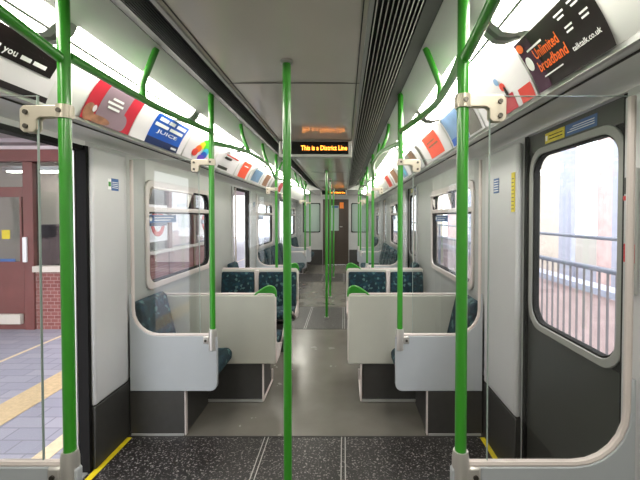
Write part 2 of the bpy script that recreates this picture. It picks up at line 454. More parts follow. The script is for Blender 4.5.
# doors
DT = 2.0
for i in range(3):
    a, b = DS[1][i]; DT = 2.026
    # right side: closed grey leaves
    r = thing('door_%d' % (i+1), (1.345, (a+b)/2, 0), None, None, kind='structure')
    wa, wb, z0, z1 = a+.035, b-.055, .975, 1.925
    m = MB(); X0, X1 = 1.318, 1.35
    m.box(X0, X1, a+.004, wa, .01, DT-.004, 'door_grey').box(X0, X1, wb, b-.004, .01, DT-.004, 'door_grey')
    m.box(X0, X1, wa, wb, .01, z0, 'door_grey').box(X0, X1, wa, wb, z1, DT-.004, 'door_grey')
    m.build('leaf', r, smooth=False)
    MB().ring(wall_pt(1), rrect(wa+.022, wb-.022, z0+.022, z1-.022, .10), rrect(wa-.012, wb+.012, z0-.012, z1+.012, .12), 1.308, 1.317, 'door_frame').build('window_surround', r, bevel=.004)
    MB().ring(wall_pt(1), rrect(wa+.03, wb-.03, z0+.03, z1-.03, .095), rrect(wa+.002, wb-.002, z0+.002, z1-.002, .004), 1.318, 1.349, 'black_rubber').build('window_seal', r)
    MB().box(1.330, 1.336, wa+.005, wb-.005, z0+.005, z1-.005, 'window_glass').build('pane', r, smooth=False)
    MB().box(1.301, 1.317, b-.03, b-.004, .01, DT-.004, 'black_rubber').box(1.301, 1.317, a+.004, a+.02, .01, DT-.004, 'black_rubber').build('edge_seal', r)
    m = MB(); y1 = b-.19 ; zc = 1.975
    m.box(1.3165, 1.3178, y1-.17, y1, zc-.026, zc+.026, 'yellow').box(1.3165, 1.3178, y1-.40, y1-.18, zc-.026, zc+.026, 'blue_label')
    m.box(1.316, 1.3164, y1-.022, y1-.004, zc-.013, zc+.013, 'white')
    for k in range(2): m.box(1.316, 1.3164, y1-.155, y1-.035, zc-.010+k*.016, zc-.006+k*.016, 'led_black')
    for k in range(3): m.box(1.316, 1.3164, y1-.385, y1-.195-.02*k, zc-.012+k*.010, zc-.009+k*.010, 'white')
    m.build('warning_sticker', r, smooth=False)
    # left side: open doorways with black seals on the jambs
    a, b = DS[-1][i]; DT = 2.0
    r = thing('door_%d' % (i+4), (-1.34, (a+b)/2, 0), None, None, kind='structure')
    m = MB().box(-1.350, -1.285, b-.022, b+.004, .0, DT, 'black_rubber').build('jamb_seal', r)
    MB().box(-1.360, -1.3505, b-.03, b-.022, 0, DT, 'alu').build('jamb_edge', r)
    MB().box(-1.365, -1.298, a, a+.02, .0, DT, 'black_rubber').build('jamb_seal', r)
    MB().box(-1.365, -1.298, a+.02, b-.022, DT-.03, DT, 'black_rubber').build('header_seal', r)
    MB().box(-1.37, -1.30, a, b, -.02, .006, 'alu').build('threshold', r)

# yellow sticker strip and alarm on the right pillars
def pillar_box(name, x0, x1, y0, y1, z0, z1, m, p): return MB().box(x0, x1, y0, y1, z0, z1, m).build(name, p, bevel=.002)
al = thing('passenger_alarm', (1.285, 1.315, 1.30), 'grey and red emergency alarm handle unit on right pillar nearest the camera', 'alarm')
MB().box(1.272, 1.285, 1.288, 1.340, 1.30, 1.74, 'grey_panel').build('back_plate', al, bevel=.004)
MB().box(1.262, 1.271, 1.297, 1.331, 1.65, 1.71, 'skirt_dark').build('cover', al, bevel=.003)
MB().box(1.260, 1.271, 1.294, 1.334, 1.628, 1.645, 'red').build('handle', al, bevel=.003)
MB().box(1.269, 1.2715, 1.297, 1.331, 1.50, 1.62, 'white').build('instruction_label', al, smooth=False)
MB().box(1.269, 1.2715, 1.290, 1.338, 1.41, 1.475, 'red').build('door_label', al, smooth=False)
m = MB().box(1.2560, 1.2612, 2.175, 2.215, 1.60, 1.83, 'yellow')
for k in range(9): m.box(1.2555, 1.2560, 2.18, 2.21, 1.615+k*.022, 1.620+k*.022, 'skirt_dark')
yo = m.build('yellow_notice', None, smooth=False); tag(yo, 'tall yellow printed notice on right pillar beside the dark closed door', 'notice')

# end wall (driving cab bulkhead)
m = MB()
def wallx(x0, x1, z0, z1, mt='grey_panel'): m.box(x0, x1, 12.3, 12.36, z0, z1, mt)
wallx(-1.355, -1.07, 0, 2.45); wallx(1.07, 1.355, 0, 2.45); wallx(-.51, -.42, 0, 2.45); wallx(.42, .51, 0, 2.45)
for s in (-1, 1): wallx(s*1.07, s*.51, 0, 1.07); wallx(s*1.07, s*.51, 2.02, 2.45)
wallx(-.42, .42, 2.15, 2.45)
ew = m.build('wall_end', smooth=False); tag(ew, kind='structure')
for s in (-1, 1): MB().box(s*.44, s*1.29, 12.28, 12.3, .007, .5, 'skirt_dark').build('skirting', ew, smooth=False)
for s in (-1, 1):
    wn += 1
    r = thing('window_%d' % wn, (s*.79, 12.3, 1.07), None, None, kind='structure')
    pt = lambda u, v, d: (u, d, v)
    MB().ring(pt, rrect(s*.79-.26, s*.79+.26, 1.09, 2.0, .05), rrect(s*.79-.285, s*.79+.285, 1.065, 2.025, .03), 12.285, 12.33, 'black_rubber').build('window_frame', r)
    MB().box(s*.79-.26, s*.79+.26, 12.33, 12.335, 1.08, 2.01, 'end_inner').build('blind', r, smooth=False)
r = thing('door_7', (0, 12.3, 0), None, None, kind='structure')
MB().box(-.42, -.33, 12.27, 12.34, 0, 2.15, 'end_dark').box(.33, .42, 12.27, 12.34, 0, 2.15, 'end_dark').box(-.33, .33, 12.27, 12.34, 2.08, 2.15, 'end_dark').build('door_frame', r, smooth=False)
MB().box(-.33, .33, 12.31, 12.34, 0, 1.12, 'end_dark').box(-.33, -.16, 12.31, 12.34, 1.12, 2.08, 'end_dark').box(.10, .33, 12.31, 12.34, 1.12, 2.08, 'end_dark').box(-.16, .10, 12.31, 12.34, 1.95, 2.08, 'end_dark').build('leaf', r, smooth=False)
MB().box(-.16, .10, 12.325, 12.33, 1.12, 1.95, 'end_inner').build('door_window', r, smooth=False)
MB().box(.13, .26, 12.305, 12.31, 1.85, 2.05, 'orange_sign').build('orange_notice', r, smooth=False)
MB().box(-.12, .08, 12.305, 12.31, 1.87, 1.93, 'blue_label').build('blue_notice', r, smooth=False)
MB().tube([(.14, 12.30, 1.25), (.14, 12.28, 1.25), (.22, 12.28, 1.25)], .012, 'chrome', 8).build('door_handle', r)
bw = MB().box(-1.355, 1.355, Y0-.06, Y0, 0, 2.45, 'grey_panel').build('wall_back', smooth=False); tag(bw, kind='structure')

# ------------------------------------------------------------ strip lights
PER = 1.30; G0 = 1.50
seg0 = [G0+PER*k for k in range(-3, 8)]
ordn = ['first', 'second', 'third', 'fourth', 'fifth', 'sixth', 'seventh', 'eighth', 'ninth', 'tenth', 'eleventh']
for s in (-1, 1):
    proto = None; cnt = 0
    for g in seg0:
        a, b = g+.05, g+PER-.05
        if proto is None:
            t = thing('strip_light', (s*.9, (a+b)/2, 2.3), 'x', 'light', 'fluorescent strip lights along the %s cove' % SIDE[s])
            def P(k, off):   # along profile from ledge (k=0) to upper (k=1)
                x = .975+(.815-.975)*k; z = 2.29+(2.352-2.29)*k
                bulge = .034*math.sin(PI*k)+off
                return (s*(x-bulge*.35), z-bulge*.94)
            low = [P(k/8*.62, .004) for k in range(9)]
            MB().strip(low, a, b, 'light_on').build('diffuser', t)
            up = [P(.66+k/5*.34, .004) for k in range(6)]
            MB().strip(up, a, b, 'light_on').build('upper_cover_glow', t)  # bright reflection on the upper cover, put in as an emissive band
            MB().tube([(*([P(.64, .01)[0]]), a, P(.64, .01)[1]), (P(.64, .01)[0], b, P(.64, .01)[1])], .006, 'light_cap', 6).build('divider', t)
            for y0_, y1_ in ((a-.035, a), (b, b+.035)):
                MB().prism([P(0, 0), P(.25, .01), P(.5, .012), P(.8, .01), P(1, 0), P(1, -.01), P(0, -.01)], 'y', y0_, y1_, 'light_cap').build('end_cap', t)
            proto = t; base = g; cur = t
        else:
            cur = dup(proto, g-base)
        near = g+PER
        lab = 'white fluorescent strip light on the %s cove, ' % SIDE[s]
        # label by the doorway or bay it lights
        k = seg0.index(g)
        if k < 2: lab += 'behind the camera, %s' % ('farther back' if k == 0 else 'nearer')
        else: lab += '%s visible one from the camera' % ordn[k-2]
        cur['label'] = lab

# ------------------------------------------------------------ poles
POLE_R = .0195
def vpole(x, y, z0, z1, label, group, cap):
    t = thing('grab_pole', (x, y, z0), label, 'grab pole', group)
    MB().tube([(x, y, z0), (x, y, z1)], POLE_R, 'green', 18).build('pole', t)
    MB().tube([(x, y, z1-.002), (x, y, z1+.012)], POLE_R+.010, 'chrome' if cap else 'green_dark', 18).build('top_flange', t)
    return t
for y, z1, lab in ((1.78, 2.292, 'green floor to ceiling pole in the middle of the nearest doorway area'),
                   (5.80, 2.292, 'green centre aisle pole standing in the second doorway area'),
                   (7.30, 2.292, 'green centre aisle pole between the second and third doorway areas'),
                   (9.70, 2.292, 'green centre aisle pole farthest from the camera, before the end door')):
    p = vpole(0, y, .003, z1, lab, 'centre aisle poles', True)
    MB().tube([(0, y, .0035), (0, y, .02)], .035, 'chrome', 18).build('floor_flange', p)

SCREENS = [1.27, 2.67, 5.22, 6.50, 9.05, 10.35]
WHERE = ['on the glass screen nearest the camera', 'on the screen ending the nearest doorway', 'before the second doorway',
         'on the screen just past the second doorway', 'on the screen before the third doorway', 'on the screen just past the third doorway']
# ------------------------------------------------------------ draught screens
def screen(s, y, k):
    t = thing('draught_screen', (s*.97, y, 0), 'grey draught screen with clear glass top, %s side, %s' % (SIDE[s], ['nearest the camera', 'at far side of nearest doorway', 'before the second doorway', 'just past second doorway', 'before the third doorway', 'just past third doorway'][k]), 'screen', 'draught screens beside the doorways')
    sg = -1 if k % 2 == 0 else 1       # the seat side
    a, b = y-.015, y+.015
    poly = []
    r = .05
    for q in range(5):
        t_ = PI+PI/2*q/4; poly.append((.637+r+r*math.cos(t_), .325+r+r*math.sin(t_)))
    poly += [(1.259, .325), (1.259, 1.02), (1.245, 1.02), (1.245, .92)]
    for q in range(1, 7):
        t_ = -PI/2*q/6; poly.append((1.055+.19*math.cos(t_), .91+.19*math.sin(t_)))
    poly += [(.65, .72), (.637, .707)]
    MB().prism([(s*x, z) for x, z in poly], 'y', a, b, 'screen_grey').build('panel', t, bevel=.004)
    path = [(.650, .726), (.9, .726), (1.055, .726)]
    for q in range(1, 7):
        t_ = -PI/2+PI/2*q/6; path.append((1.055+.184*math.cos(t_), .91+.184*math.sin(t_)))
    path += [(1.239, 1.3), (1.239, 1.975)]
    MB().tube([(s*x, y, z) for x, z in path], .0125, 'trim_pink', 8).build('frame', t)
    g = [(.762, .735)]+[(p[0]-.004 if p[0] > 1.1 else p[0], p[1]+.006) for p in path[2:9]]+[(1.233, 1.975), (.762, 1.975)]
    MB().prism([(s*x, z) for x, z in g], 'y', y-.004, y+.004, 'screen_glass').build('glass_pane', t, smooth=False)
    MB().box(s*.7590, s*.7615, y-.0042, y+.0042, .735, 1.978, 'glass_edge').box(s*.7575, s*1.233, y-.0045, y+.0045, 1.9755, 1.977, 'glass_edge').build('glass_edge', t, smooth=False)
    MB().box(s*.87, s*1.259, a, b, .007, .322, 'skirt_dark').build('skirt', t)
    MB().box(s*.862, s*.870, a-.002, b+.002, .007, .322, 'trim_pink').build('skirt_trim', t)
    MB().box(s*.875, s*1.25, a-.008, b+.008, .007, .02, 'alu').build('foot_strip', t)
    # upper clamp: arm and plate
    dz = -.035 if (k == 0 and s < 0) else 0
    pl = [(.645, 1.978), (.645, 1.938), (.745, 1.938), (.755, 1.93), (.755, 1.90), (.765, 1.888), (.80, 1.888), (.812, 1.90), (.812, 1.966), (.80, 1.978)]
    pl = [(x, z+dz) for x, z in pl]
    MB().prism([(s*x, z) for x, z in pl], 'y', y-.014, y-.006, 'bracket_metal').build('clamp_plate', t, bevel=.003)
    MB().prism([(s*x, z) for x, z in pl], 'y', y+.006, y+.014, 'bracket_metal').build('clamp_plate', t, bevel=.003)
    MB().tube([(s*.67, y, 1.936+dz), (s*.67, y, 1.98+dz)], .026, 'bracket_metal', 16).build('clamp_collar', t)
    for bx, bz in ((.79, 1.955), (.79, 1.908), (.672, 1.958)):
        bz += dz; yy = y-.014 if bx > .7 else y-.024
        MB().tube([(s*bx, yy-.006, bz), (s*bx, yy+.002, bz)], .008, 'bolt_metal', 10).build('bolt', t)
    # pole socket
    MB().tube([(s*.67, y, .62), (s*.67, y, .745), (s*.67, y, .77)], [.029, .029, .025], 'chrome', 18).build('pole_socket', t)
    MB().box(s*.69, s*.735, y-.022, y+.022, .665, .722, 'chrome').build('socket_lug', t, bevel=.008)
    MB().tube([(s*.715, y-.027, .69), (s*.715, y-.02, .69)], .009, 'bolt_metal', 10).build('bolt', t)
    p = vpole(s*.67, y, .77, 2.437, 'green vertical grab pole on the %s %s' % (SIDE[s], WHERE[k]), 'grab poles on the draught screens', False)
for s in (-1, 1):
    for k, y in enumerate(SCREENS): screen(s, y, k)

# ------------------------------------------------------------ overhead rails
def smooth_path(pts, n=8):
    P = [Vector(p) for p in pts]; out = []
    for i in range(len(P)-1):
        p0 = P[max(i-1, 0)]; p1 = P[i]; p2 = P[i+1]; p3 = P[min(i+2, len(P)-1)]
        for k in range(n):
            t = k/n
            out.append(.5*((2*p1)+(-p0+p2)*t+(2*p0-5*p1+4*p2-p3)*t*t+(-p0+3*p1-3*p2+p3)*t**3))
    out.append(P[-1]); return out
def rail(s, y0, y1, kind, label):
    t = thing('overhead_rail', (s*.67, y0, 2.1), label, 'handrail', 'overhead handrails')
    L = y1-y0
    if kind == 'door':
        pts = [(.672, y0+.02, 2.12), (.715, y0+.2*L, 2.145), (.755, y0+.45*L, 2.17), (.755, y0+.6*L, 2.175), (.70, y0+.87*L, 2.175), (.672, y1-.02, 2.175)]
        stems = [.47]
    else:
        pts = [(.672, y0+.02, 2.10), (.655, y0+.12*L, 2.13), (.61, y0+.3*L, 2.165), (.595, y0+.5*L, 2.17), (.61, y0+.7*L, 2.165), (.655, y0+.88*L, 2.13), (.672, y1-.02, 2.10)]
        stems = [.32, .68]
        if y0 < 0: pts = pts[3:]; stems = [.68]
    pts = [(s*x, y, z) for x, y, z in pts]
    sp = smooth_path(pts)
    MB().tube(sp, .0175, 'green', 12).build('rail', t)
    for f in stems:
        yy = y0+f*L
        q = min(sp, key=lambda p: abs(p.y-yy))
        top = Vector((s*.685, yy, 2.428))
        MB().tube(smooth_path([q, (q.x*.80+top.x*.20+s*.016, yy, q.z*.72+top.z*.28), (q.x*.4+top.x*.6+s*.014, yy, q.z*.4+top.z*.6), top]), .016, 'green', 12).build('stem', t)
for s in (-1, 1):
    nm = SIDE[s]
    rail(s, -1.28, 1.27, 'seat', 'green overhead handrail on the %s running in from above the camera' % nm)
    rail(s, 1.27, 2.67, 'door', 'bowed green overhead handrail across the nearest doorway area on the %s' % nm)
    rail(s, 2.67, 5.22, 'seat', 'green overhead handrail above the nearest seating bay on the %s' % nm)
    rail(s, 5.22, 6.5, 'door', 'bowed green overhead handrail across the second doorway area on the %s' % nm)
    rail(s, 6.5, 9.05, 'seat', 'green overhead handrail above the second seating bay on the %s' % nm)
    rail(s, 9.05, 10.35, 'door', 'bowed green overhead handrail across the third doorway area on the %s' % nm)

# ------------------------------------------------------------ seats
def transverse(s, yb, d, label):
    """double seat; yb = plane of the shell's back, d = direction the sitter faces"""
    t = thing('double_seat', (s*.79, yb, 0), label, 'seat', 'double seats across the carriage')
    Y = lambda a: yb+d*a
    sh = MB().box(s*.305, s*1.262, Y(0), Y(.035), .33, .915, 'seat_shell'); sh.build('back_shell', t, bevel=.012)
    MB().tube([(s*.31, Y(.017), .36), (s*.31, Y(.017), .89), (s*.318, Y(.017), .915), (s*.335, Y(.017), .922), (s*1.25, Y(.017), .922)], .010, 'trim_pink', 8).build('edge_trim', t)
    for x0, x1 in ((.325, .79), (.85, 1.255)):
        m = MB(); m.prism([(Y(.036), .46), (Y(.036), .89), (Y(.075), .885), (Y(.13), .50), (Y(.12), .46)], 'x', s*x0, s*x1, 'moquette')
        m.build('backrest', t, bevel=.02, segs=3)
        m = MB(); m.prism([(Y(.10), .40), (Y(.10), .475), (Y(.40), .50), (Y(.47), .485), (Y(.49), .45), (Y(.46), .40)], 'x', s*x0, s*x1, 'moquette')
        m.build('seat_cushion', t, bevel=.018, segs=3)
    MB().box(s*.795, s*.845, Y(.036), Y(.06), .46, .905, 'trim_pink').build('seat_divider', t, bevel=.004)
    MB().prism([(Y(.036), .33), (Y(.30), .335), (Y(.47), .385), (Y(.47), .40), (Y(.036), .40)], 'x', s*.322, s*1.262, 'skirt_dark').build('seat_pan', t)
    MB().prism([(Y(.036), .325), (Y(.20), .335), (Y(.49), .47), (Y(.49), .50), (Y(.36), .40), (Y(.10), .48), (Y(.036), .52)], 'x', s*.303, s*.321, 'trim_pink').build('side_plate', t, bevel=.003)
    MB().box(s*.425, s*1.262, Y(.03), Y(.40), .006, .328, 'skirt_dark').build('plinth', t, bevel=.004)
    MB().tube([(s*.415, Y(.02), .33), (s*.415, Y(.02), .014), (s*.415, Y(.42), .014), (s*.415, Y(.42), .12)], .009, 'trim_pink', 8).build('leg_frame', t)
    MB().box(s*.42, s*1.262, Y(.012), Y(.03), .006, .022, 'alu').build('foot_strip', t)
    pts = [(.306, .90), (.308, .945), (.325, .975), (.36, .985), (.40, .97), (.445, .94), (.485, .912)]
    hp = thing_part('grab_handle', t, [(s*x, Y(.017), z) for x, z in pts])
    MB().prism([(s*x, z) for x, z in pts], 'y', Y(.010), Y(.024), 'green_dark').build('handle_infill', hp, smooth=False)
    return t
def thing_part(name, parent, pts):
    return MB().tube(smooth_path(pts, 4), .011, 'green', 10).build(name, parent)

def side_seat(s, y0, y1, label):
    t = thing('side_seat', (s*1.0, (y0+y1)/2, 0), label, 'seat', 'single seats along the carriage walls')
    m = MB().prism([(s*.665, .39), (s*.66, .45), (s*.69, .485), (s*1.12, .465), (s*1.12, .38), (s*.70, .37)], 'y', y0, y1, 'moquette'); m.build('seat_cushion', t, bevel=.02, segs=3)
    m = MB().prism([(s*1.10, .475), (s*1.10, .52), (s*1.195, .93), (s*1.225, .96), (s*1.262, .955), (s*1.262, .475)], 'y', y0+.015, y1-.015, 'moquette'); m.build('backrest', t, bevel=.025, segs=3)
    MB().box(s*.72, s*1.262, y0, y1, .335, .372, 'grey_panel').build('seat_pan', t, bevel=.004)
    MB().box(s*.87, s*1.262, y0, y1, .006, .334, 'skirt_dark').build('plinth', t)
    return t
bays = ['nearest seating bay', 'second seating bay', 'last seating bay']
for s in (-1, 1):
    nm = SIDE[s]
    A = transverse(s, 3.13, 1, 'grey-backed double seat with green corner handle facing away, %s side of nearest bay' % nm)
    B = transverse(s, 4.72, -1, 'blue-green patterned double seat facing the camera, %s side of nearest bay' % nm)
    C = side_seat(s, 2.69, 3.115, 'blue-green single seat against the %s wall, just behind screen past nearest doorway' % nm)
    D = side_seat(s, 4.88, 5.20, 'blue-green single seat against the %s wall, before the second doorway' % nm)
    for q, lab in enumerate(('first', 'second', 'third', 'fourth', 'fifth')):
        dup(C, 3.835+.497*q, 'blue-green single seat on %s wall, %s of the five past the second doorway' % (nm, lab))
    E = dup(C, 7.68, 'blue-green single seat against the %s wall, just past the third doorway' % nm)
    dup(C, 8.12, 'blue-green single seat against the %s wall, middle of the run by the end wall' % nm)
    dup(C, 8.56, 'blue-green single seat against the %s wall, closest to the end wall' % nm)

# ------------------------------------------------------------ LED signs
def led(y, label, body):
    t = thing('information_display', (0, y, 2.29), label, 'display sign', 'hanging LED destination signs')
    MB().box(-.345, .345, y, y+.09, 2.135, 2.293, 'sign_housing').build('housing', t, bevel=.008)
    MB().box(-.318, .312, y-.004, y+.001, 2.162, 2.280, 'led_black').build('screen', t, smooth=False)
    vs, fs = text_mesh(body, .062)
    w = max(v[0] for v in vs); k = .435/w
    MB().add([(-.135+v[0]*k, y-.0052, 2.200+v[1]) for v in vs], fs, 'led_text').build('lettering', t, smooth=False)
led(3.55, 'white-framed hanging sign with orange lettering, nearest the camera', 'This is a District Line')
led(10.0, 'small white-framed hanging sign with orange lettering far down the carriage', 'This is a District Line')

# ------------------------------------------------------------ advert cards
def advert(s, ya, yb, label, bg, items):
    """ya, yb: near and far y. Card coordinates: u left->right as read, v 0..1 up the slope"""
    B = Vector((s*1.096, 0, 2.09)); T = Vector((s*.985, 0, 2.283)); H = (T-B).length
    nout = Vector((s*(T-B).z, 0, abs((T-B).x))).normalized()      # outwards
    L = yb-ya
    def P(u, v, w):
        y = ya+u if s < 0 else yb-u
        p = B.lerp(T, v/H)+nout*(.009*4*(v/H)*(1-v/H)-w)
        return (p.x, y, p.z)
    m = MB(); bmx = bmesh.new
    def quad(u0, v0, u1, v1, mt, w):
        n = max(1, int(math.ceil(abs(v1-v0)/.02))); vs = []; fs = []
        for i in range(n+1):
            v = v0+(v1-v0)*i/n; vs += [P(u0, v, w), P(u1, v, w)]
        for i in range(n): fs.append((2*i, 2*i+1, 2*i+3, 2*i+2))
        m.add(vs, fs, mt)
    quad(0, 0, L, H, bg, .014)
    w = .0150
    for it in items:
        w += .0005
        if it[0] == 'rect': quad(it[1]*L, it[2]*H, it[3]*L, it[4]*H, it[5], w)
        elif it[0] == 'text':
            # ('text', body, u, v, width, height, material), all as fractions of the card
            vs, fs = text_mesh(it[1], .1); mx_ = max(v[0] for v in vs); zt = max(v[1] for v in vs); zb = min(v[1] for v in vs)
            m.add([P((it[2]+x/mx_*it[4])*L, (it[3]+(z-zb)/(zt-zb)*it[5])*H, w) for x, z, _ in vs], fs, it[6])
        elif it[0] == 'ell':
            _, cu, cv, ru, rv, mt = it; n = 20
            vs = [P(cu*L, cv*H, w)]+[P(cu*L+ru*math.cos(2*PI*k/n), cv*H+rv*math.sin(2*PI*k/n), w) for k in range(n)]
            m.add(vs, [(0, 1+k, 1+(k+1) % n) for k in range(n)], mt)
    o = m.build('advert_card', None)
    return tag(o, label, 'advertisement', 'advert cards along the %s cove' % SIDE[s])

advert(-1, .62, 1.71, 'pale advert card with black band of white lettering, nearest camera on left', 'ad_white',
       [('rect', 0, .80, 1, 1, 'ad_black'), ('rect', 0, 0, 1, .12, 'ad_black'), ('rect', 0, .50, .97, .80, 'ad_black'), ('text', 'you', .745, .55, .055, .13, 'white'), ('rect', .815, .60, .86, .68, 'white'), ('rect', .87, .60, .93, .68, 'white'), ('rect', .70, .60, .73, .70, 'white')])
advert(-1, 1.93, 2.36, 'red and mauve advert card with white slanted lettering on left', 'ad_crimson',
       [('rect', .22, 0, .74, 1, 'ad_mauve'), ('ell', .10, .2, .04, .05, 'ad_tan'), ('ell', .3, .10, .10, .022, 'ad_tan'), ('ell', .74, .22, .05, .05, 'ad_mauve'), ('ell', .17, .32, .015, .02, 'ad_white'),
        ('rect', .38, .70, .60, .76, 'white'), ('rect', .32, .58, .64, .64, 'white'), ('rect', .36, .46, .60, .52, 'white')])
advert(-1, 2.37, 3.12, 'blue advert card with bold white lettering and white margins on left', 'ad_white',
       [('rect', .24, 0, .88, 1, 'ad_blue'), ('rect', .24, 0, .88, .22, 'ad_navy'), ('rect', .30, .80, .46, .92, 'white'), ('rect', .48, .80, .60, .92, 'white'), ('rect', .64, .80, .84, .92, 'white'),
        ('rect', .27, .61, .52, .72, 'white'), ('rect', .55, .61, .83, .72, 'white'), ('text', 'JUICE', .36, .38, .40, .15, 'white'), ('rect', .72, .07, .84, .14, 'white')])
advert(-1, 3.14, 3.80, 'white advert card with rainbow coloured splash on left', 'ad_white',
       [('ell', .5, .85, .07, .03, 'ad_green'), ('ell', .42, .68, .06, .035, 'ad_yellow'), ('ell', .36, .5, .06, .035, 'ad_orange'), ('ell', .3, .32, .06, .035, 'ad_red'),
        ('ell', .6, .66, .07, .04, 'ad_green'), ('ell', .62, .48, .07, .04, 'ad_cyan'), ('ell', .6, .33, .07, .035, 'ad_blue'), ('ell', .55, .17, .08, .035, 'ad_violet'), ('ell', .78, .14, .05, .03, 'ad_coral')])
advert(-1, 3.86, 4.58, 'pale pink advert card with two short black bars on left', 'ad_white',
       [('rect', .18, .08, .62, .22, 'ad_black'), ('rect', .30, .62, .62, .74, 'ad_black'), ('rect', .3, .80, .9, .86, 'ad_red')])
advert(-1, 4.62, 5.22, 'white advert card with bright red-orange square on left', 'ad_white', [('rect', .22, 0.02, .82, .98, 'ad_coral'), ('rect', .35, .70, .7, .76, 'white')])
advert(-1, 5.26, 5.95, 'light grey advert card above the second left doorway', 'ad_white', [('rect', .2, .1, .9, .9, 'ad_sky')])
advert(-1, 6.0, 6.6, 'brown and cream advert card on left past the second doorway', 'ad_white', [('rect', .25, .05, .8, .95, 'ad_tan')])
advert(-1, 6.7, 7.3, 'olive grey advert card on left over the second bay', 'ad_white', [('rect', .25, .05, .8, .95, 'ad_grey')])
advert(-1, 7.4, 8.0, 'red advert card with white margins far along the left', 'ad_white', [('rect', .2, .05, .8, .95, 'ad_crimson')])
advert(1, 1.13, 1.57, 'large black advert card reading Unlimited broadband in orange, nearest on right', 'ad_black',
       [('rect', 0, 0, .22, 1, 'ad_purple'), ('text', 'Unlimited', .17, .53, .36, .19, 'ad_orange'), ('text', 'broadband', .15, .30, .42, .19, 'ad_orange'),
        ('rect', .12, .74, .36, .775, 'white'), ('rect', .18, .19, .46, .215, 'white'), ('ell', .07, .55, .022, .030, 'white'), ('ell', .06, .88, .022, .018, 'ad_orange'),
        ('rect', 0.62, 0.86, 0.74, 0.89, 'white'), ('rect', 0.64, 0.79, 0.72, 0.82, 'white'), ('rect', 0.80, 0.88, 0.92, 0.91, 'white'), ('rect', 0.82, 0.81, 0.90, 0.84, 'white'), ('rect', 0.66, 0.62, 0.75, 0.65, 'white'), ('rect', 0.66, 0.55, 0.74, 0.58, 'white'), ('rect', 0.85, 0.64, 0.94, 0.67, 'white'), ('rect', 0.85, 0.57, 0.93, 0.60, 'white'),
        ('text', 'talktalk.co.uk', .64, .26, .32, .09, 'white')])
advert(1, 1.585, 2.15, 'white advert card with red block at its foot, behind bracket on right', 'ad_white',
       [('rect', .40, 0, .70, .34, 'ad_crimson'), ('rect', .78, 0, .98, .30, 'ad_red'), ('ell', .55, .72, .02, .018, 'ad_sky'), ('ell', .60, .55, .025, .02, 'ad_red'), ('ell', .62, .40, .012, .03, 'ad_black')])
advert(1, 2.17, 2.80, 'grey-blue picture advert card on right between red ones', 'ad_white', [('rect', .05, .02, .6, .98, 'ad_sky'), ('rect', .05, .02, .5, .25, 'ad_blue'), ('rect', .62, .05, .95, .95, 'ad_grey')])
advert(1, 2.82, 3.66, 'white advert card with large red block and pale lettering on right', 'ad_white',
       [('rect', .26, .08, .78, .96, 'ad_coral'), ('rect', .34, .66, .64, .72, 'ad_tan'), ('rect', .34, .50, .70, .56, 'ad_tan')])
advert(1, 3.70, 4.45, 'brown and grey picture advert card on right above the window', 'ad_grey', [('rect', .3, .05, .6, .95, 'ad_tan'), ('rect', .66, 0, .9, 1, 'ad_white')])
advert(1, 4.5, 5.2, 'teal and white advert card on right before the second doorway', 'ad_white', [('rect', .2, .05, .7, .9, 'ad_sky'), ('ell', .5, .3, .04, .04, 'ad_cyan')])
advert(1, 5.3, 6.0, 'orange and white advert card above the second right door', 'ad_white', [('rect', .2, .05, .8, .95, 'ad_tan')])
advert(1, 6.1, 6.8, 'red and white advert card on right past the second door', 'ad_white', [('rect', .2, .05, .8, .95, 'ad_red')])

# ------------------------------------------------------------ outside: platform on the left
pf = MB().box(-14, -1.48, -8, 30, -.35, -.03, 'platform_paving').build('floor_platform', smooth=False); tag(pf, kind='structure')
MB().box(-2.66, -2.36, -8, 30, -.03, -.026, 'tactile').build('tactile_strip', pf, smooth=False)
MB().box(-1.80, -1.68, -8, 30, -.03, -.027, 'edge_line').build('edge_line', pf, smooth=False)
MB().box(-3.55, -3.51, -8, 30, -.03, -.027, 'edge_line').build('painted_line', pf, smooth=False)
# kiosk: framed front facing the camera, long side along the platform
k = thing('platform_kiosk', (-4.9, 5.3, -.03), 'red-brown framed glazed kiosk standing on the platform outside the left doorway', 'kiosk')
KY = 5.3
def px(x): return .27+(x-344)*.01413
def pz(y): return 1.57+(217-y)*.01413
X = lambda x: px(x)
kb = MB(); kb.box(px(-90), X(88), KY-.04, KY+.10, pz(162), pz(150), 'kiosk_brown'); kb.build('header_beam', k, bevel=.01)
for xa, xb in ((24, 34), (67, 82), (-45, -36), (-90, -82)):
    MB().box(px(xa), px(xb), KY-.02, KY+.12, -.03, pz(162), 'kiosk_brown').build('post', k, bevel=.008)
MB().box(px(-90), px(24), KY, KY+.06, pz(197), pz(187), 'kiosk_brown').build('transom', k, bevel=.006)
MB().box(px(-90), px(24), KY+.01, KY+.06, -.03, pz(262), 'kiosk_brown').build('lower_panel', k, smooth=False)
MB().box(px(34), px(67), KY+.01, KY+.07, -.03, pz(272), 'kiosk_brick').build('brick_base', k, smooth=False)
MB().box(px(34), px(82), KY-.05, KY+.10, pz(272), pz(266), 'kiosk_cream').build('sill', k, bevel=.004)
MB().box(px(-90), px(22), KY-.06, KY+.0, -.03+.09, .20, 'kiosk_cream').build('plinth_rail', k, bevel=.004)
MB().box(px(34), px(67), KY+.04, KY+.05, pz(266), pz(162), 'kiosk_glass').build('pane', k, smooth=False)
MB().box(px(-90), px(24), KY+.03, KY+.04, pz(262), pz(162), 'kiosk_glass').build('pane', k, smooth=False)
MB().box(px(20), px(22), KY-.01, KY+.03, pz(262), pz(197), 'kiosk_brown').build('door_stile', k, smooth=False)
MB().box(px(24.5), px(28.5), KY-.05, KY-.02, pz(262), pz(237), 'white').build('door_handle', k, bevel=.006)
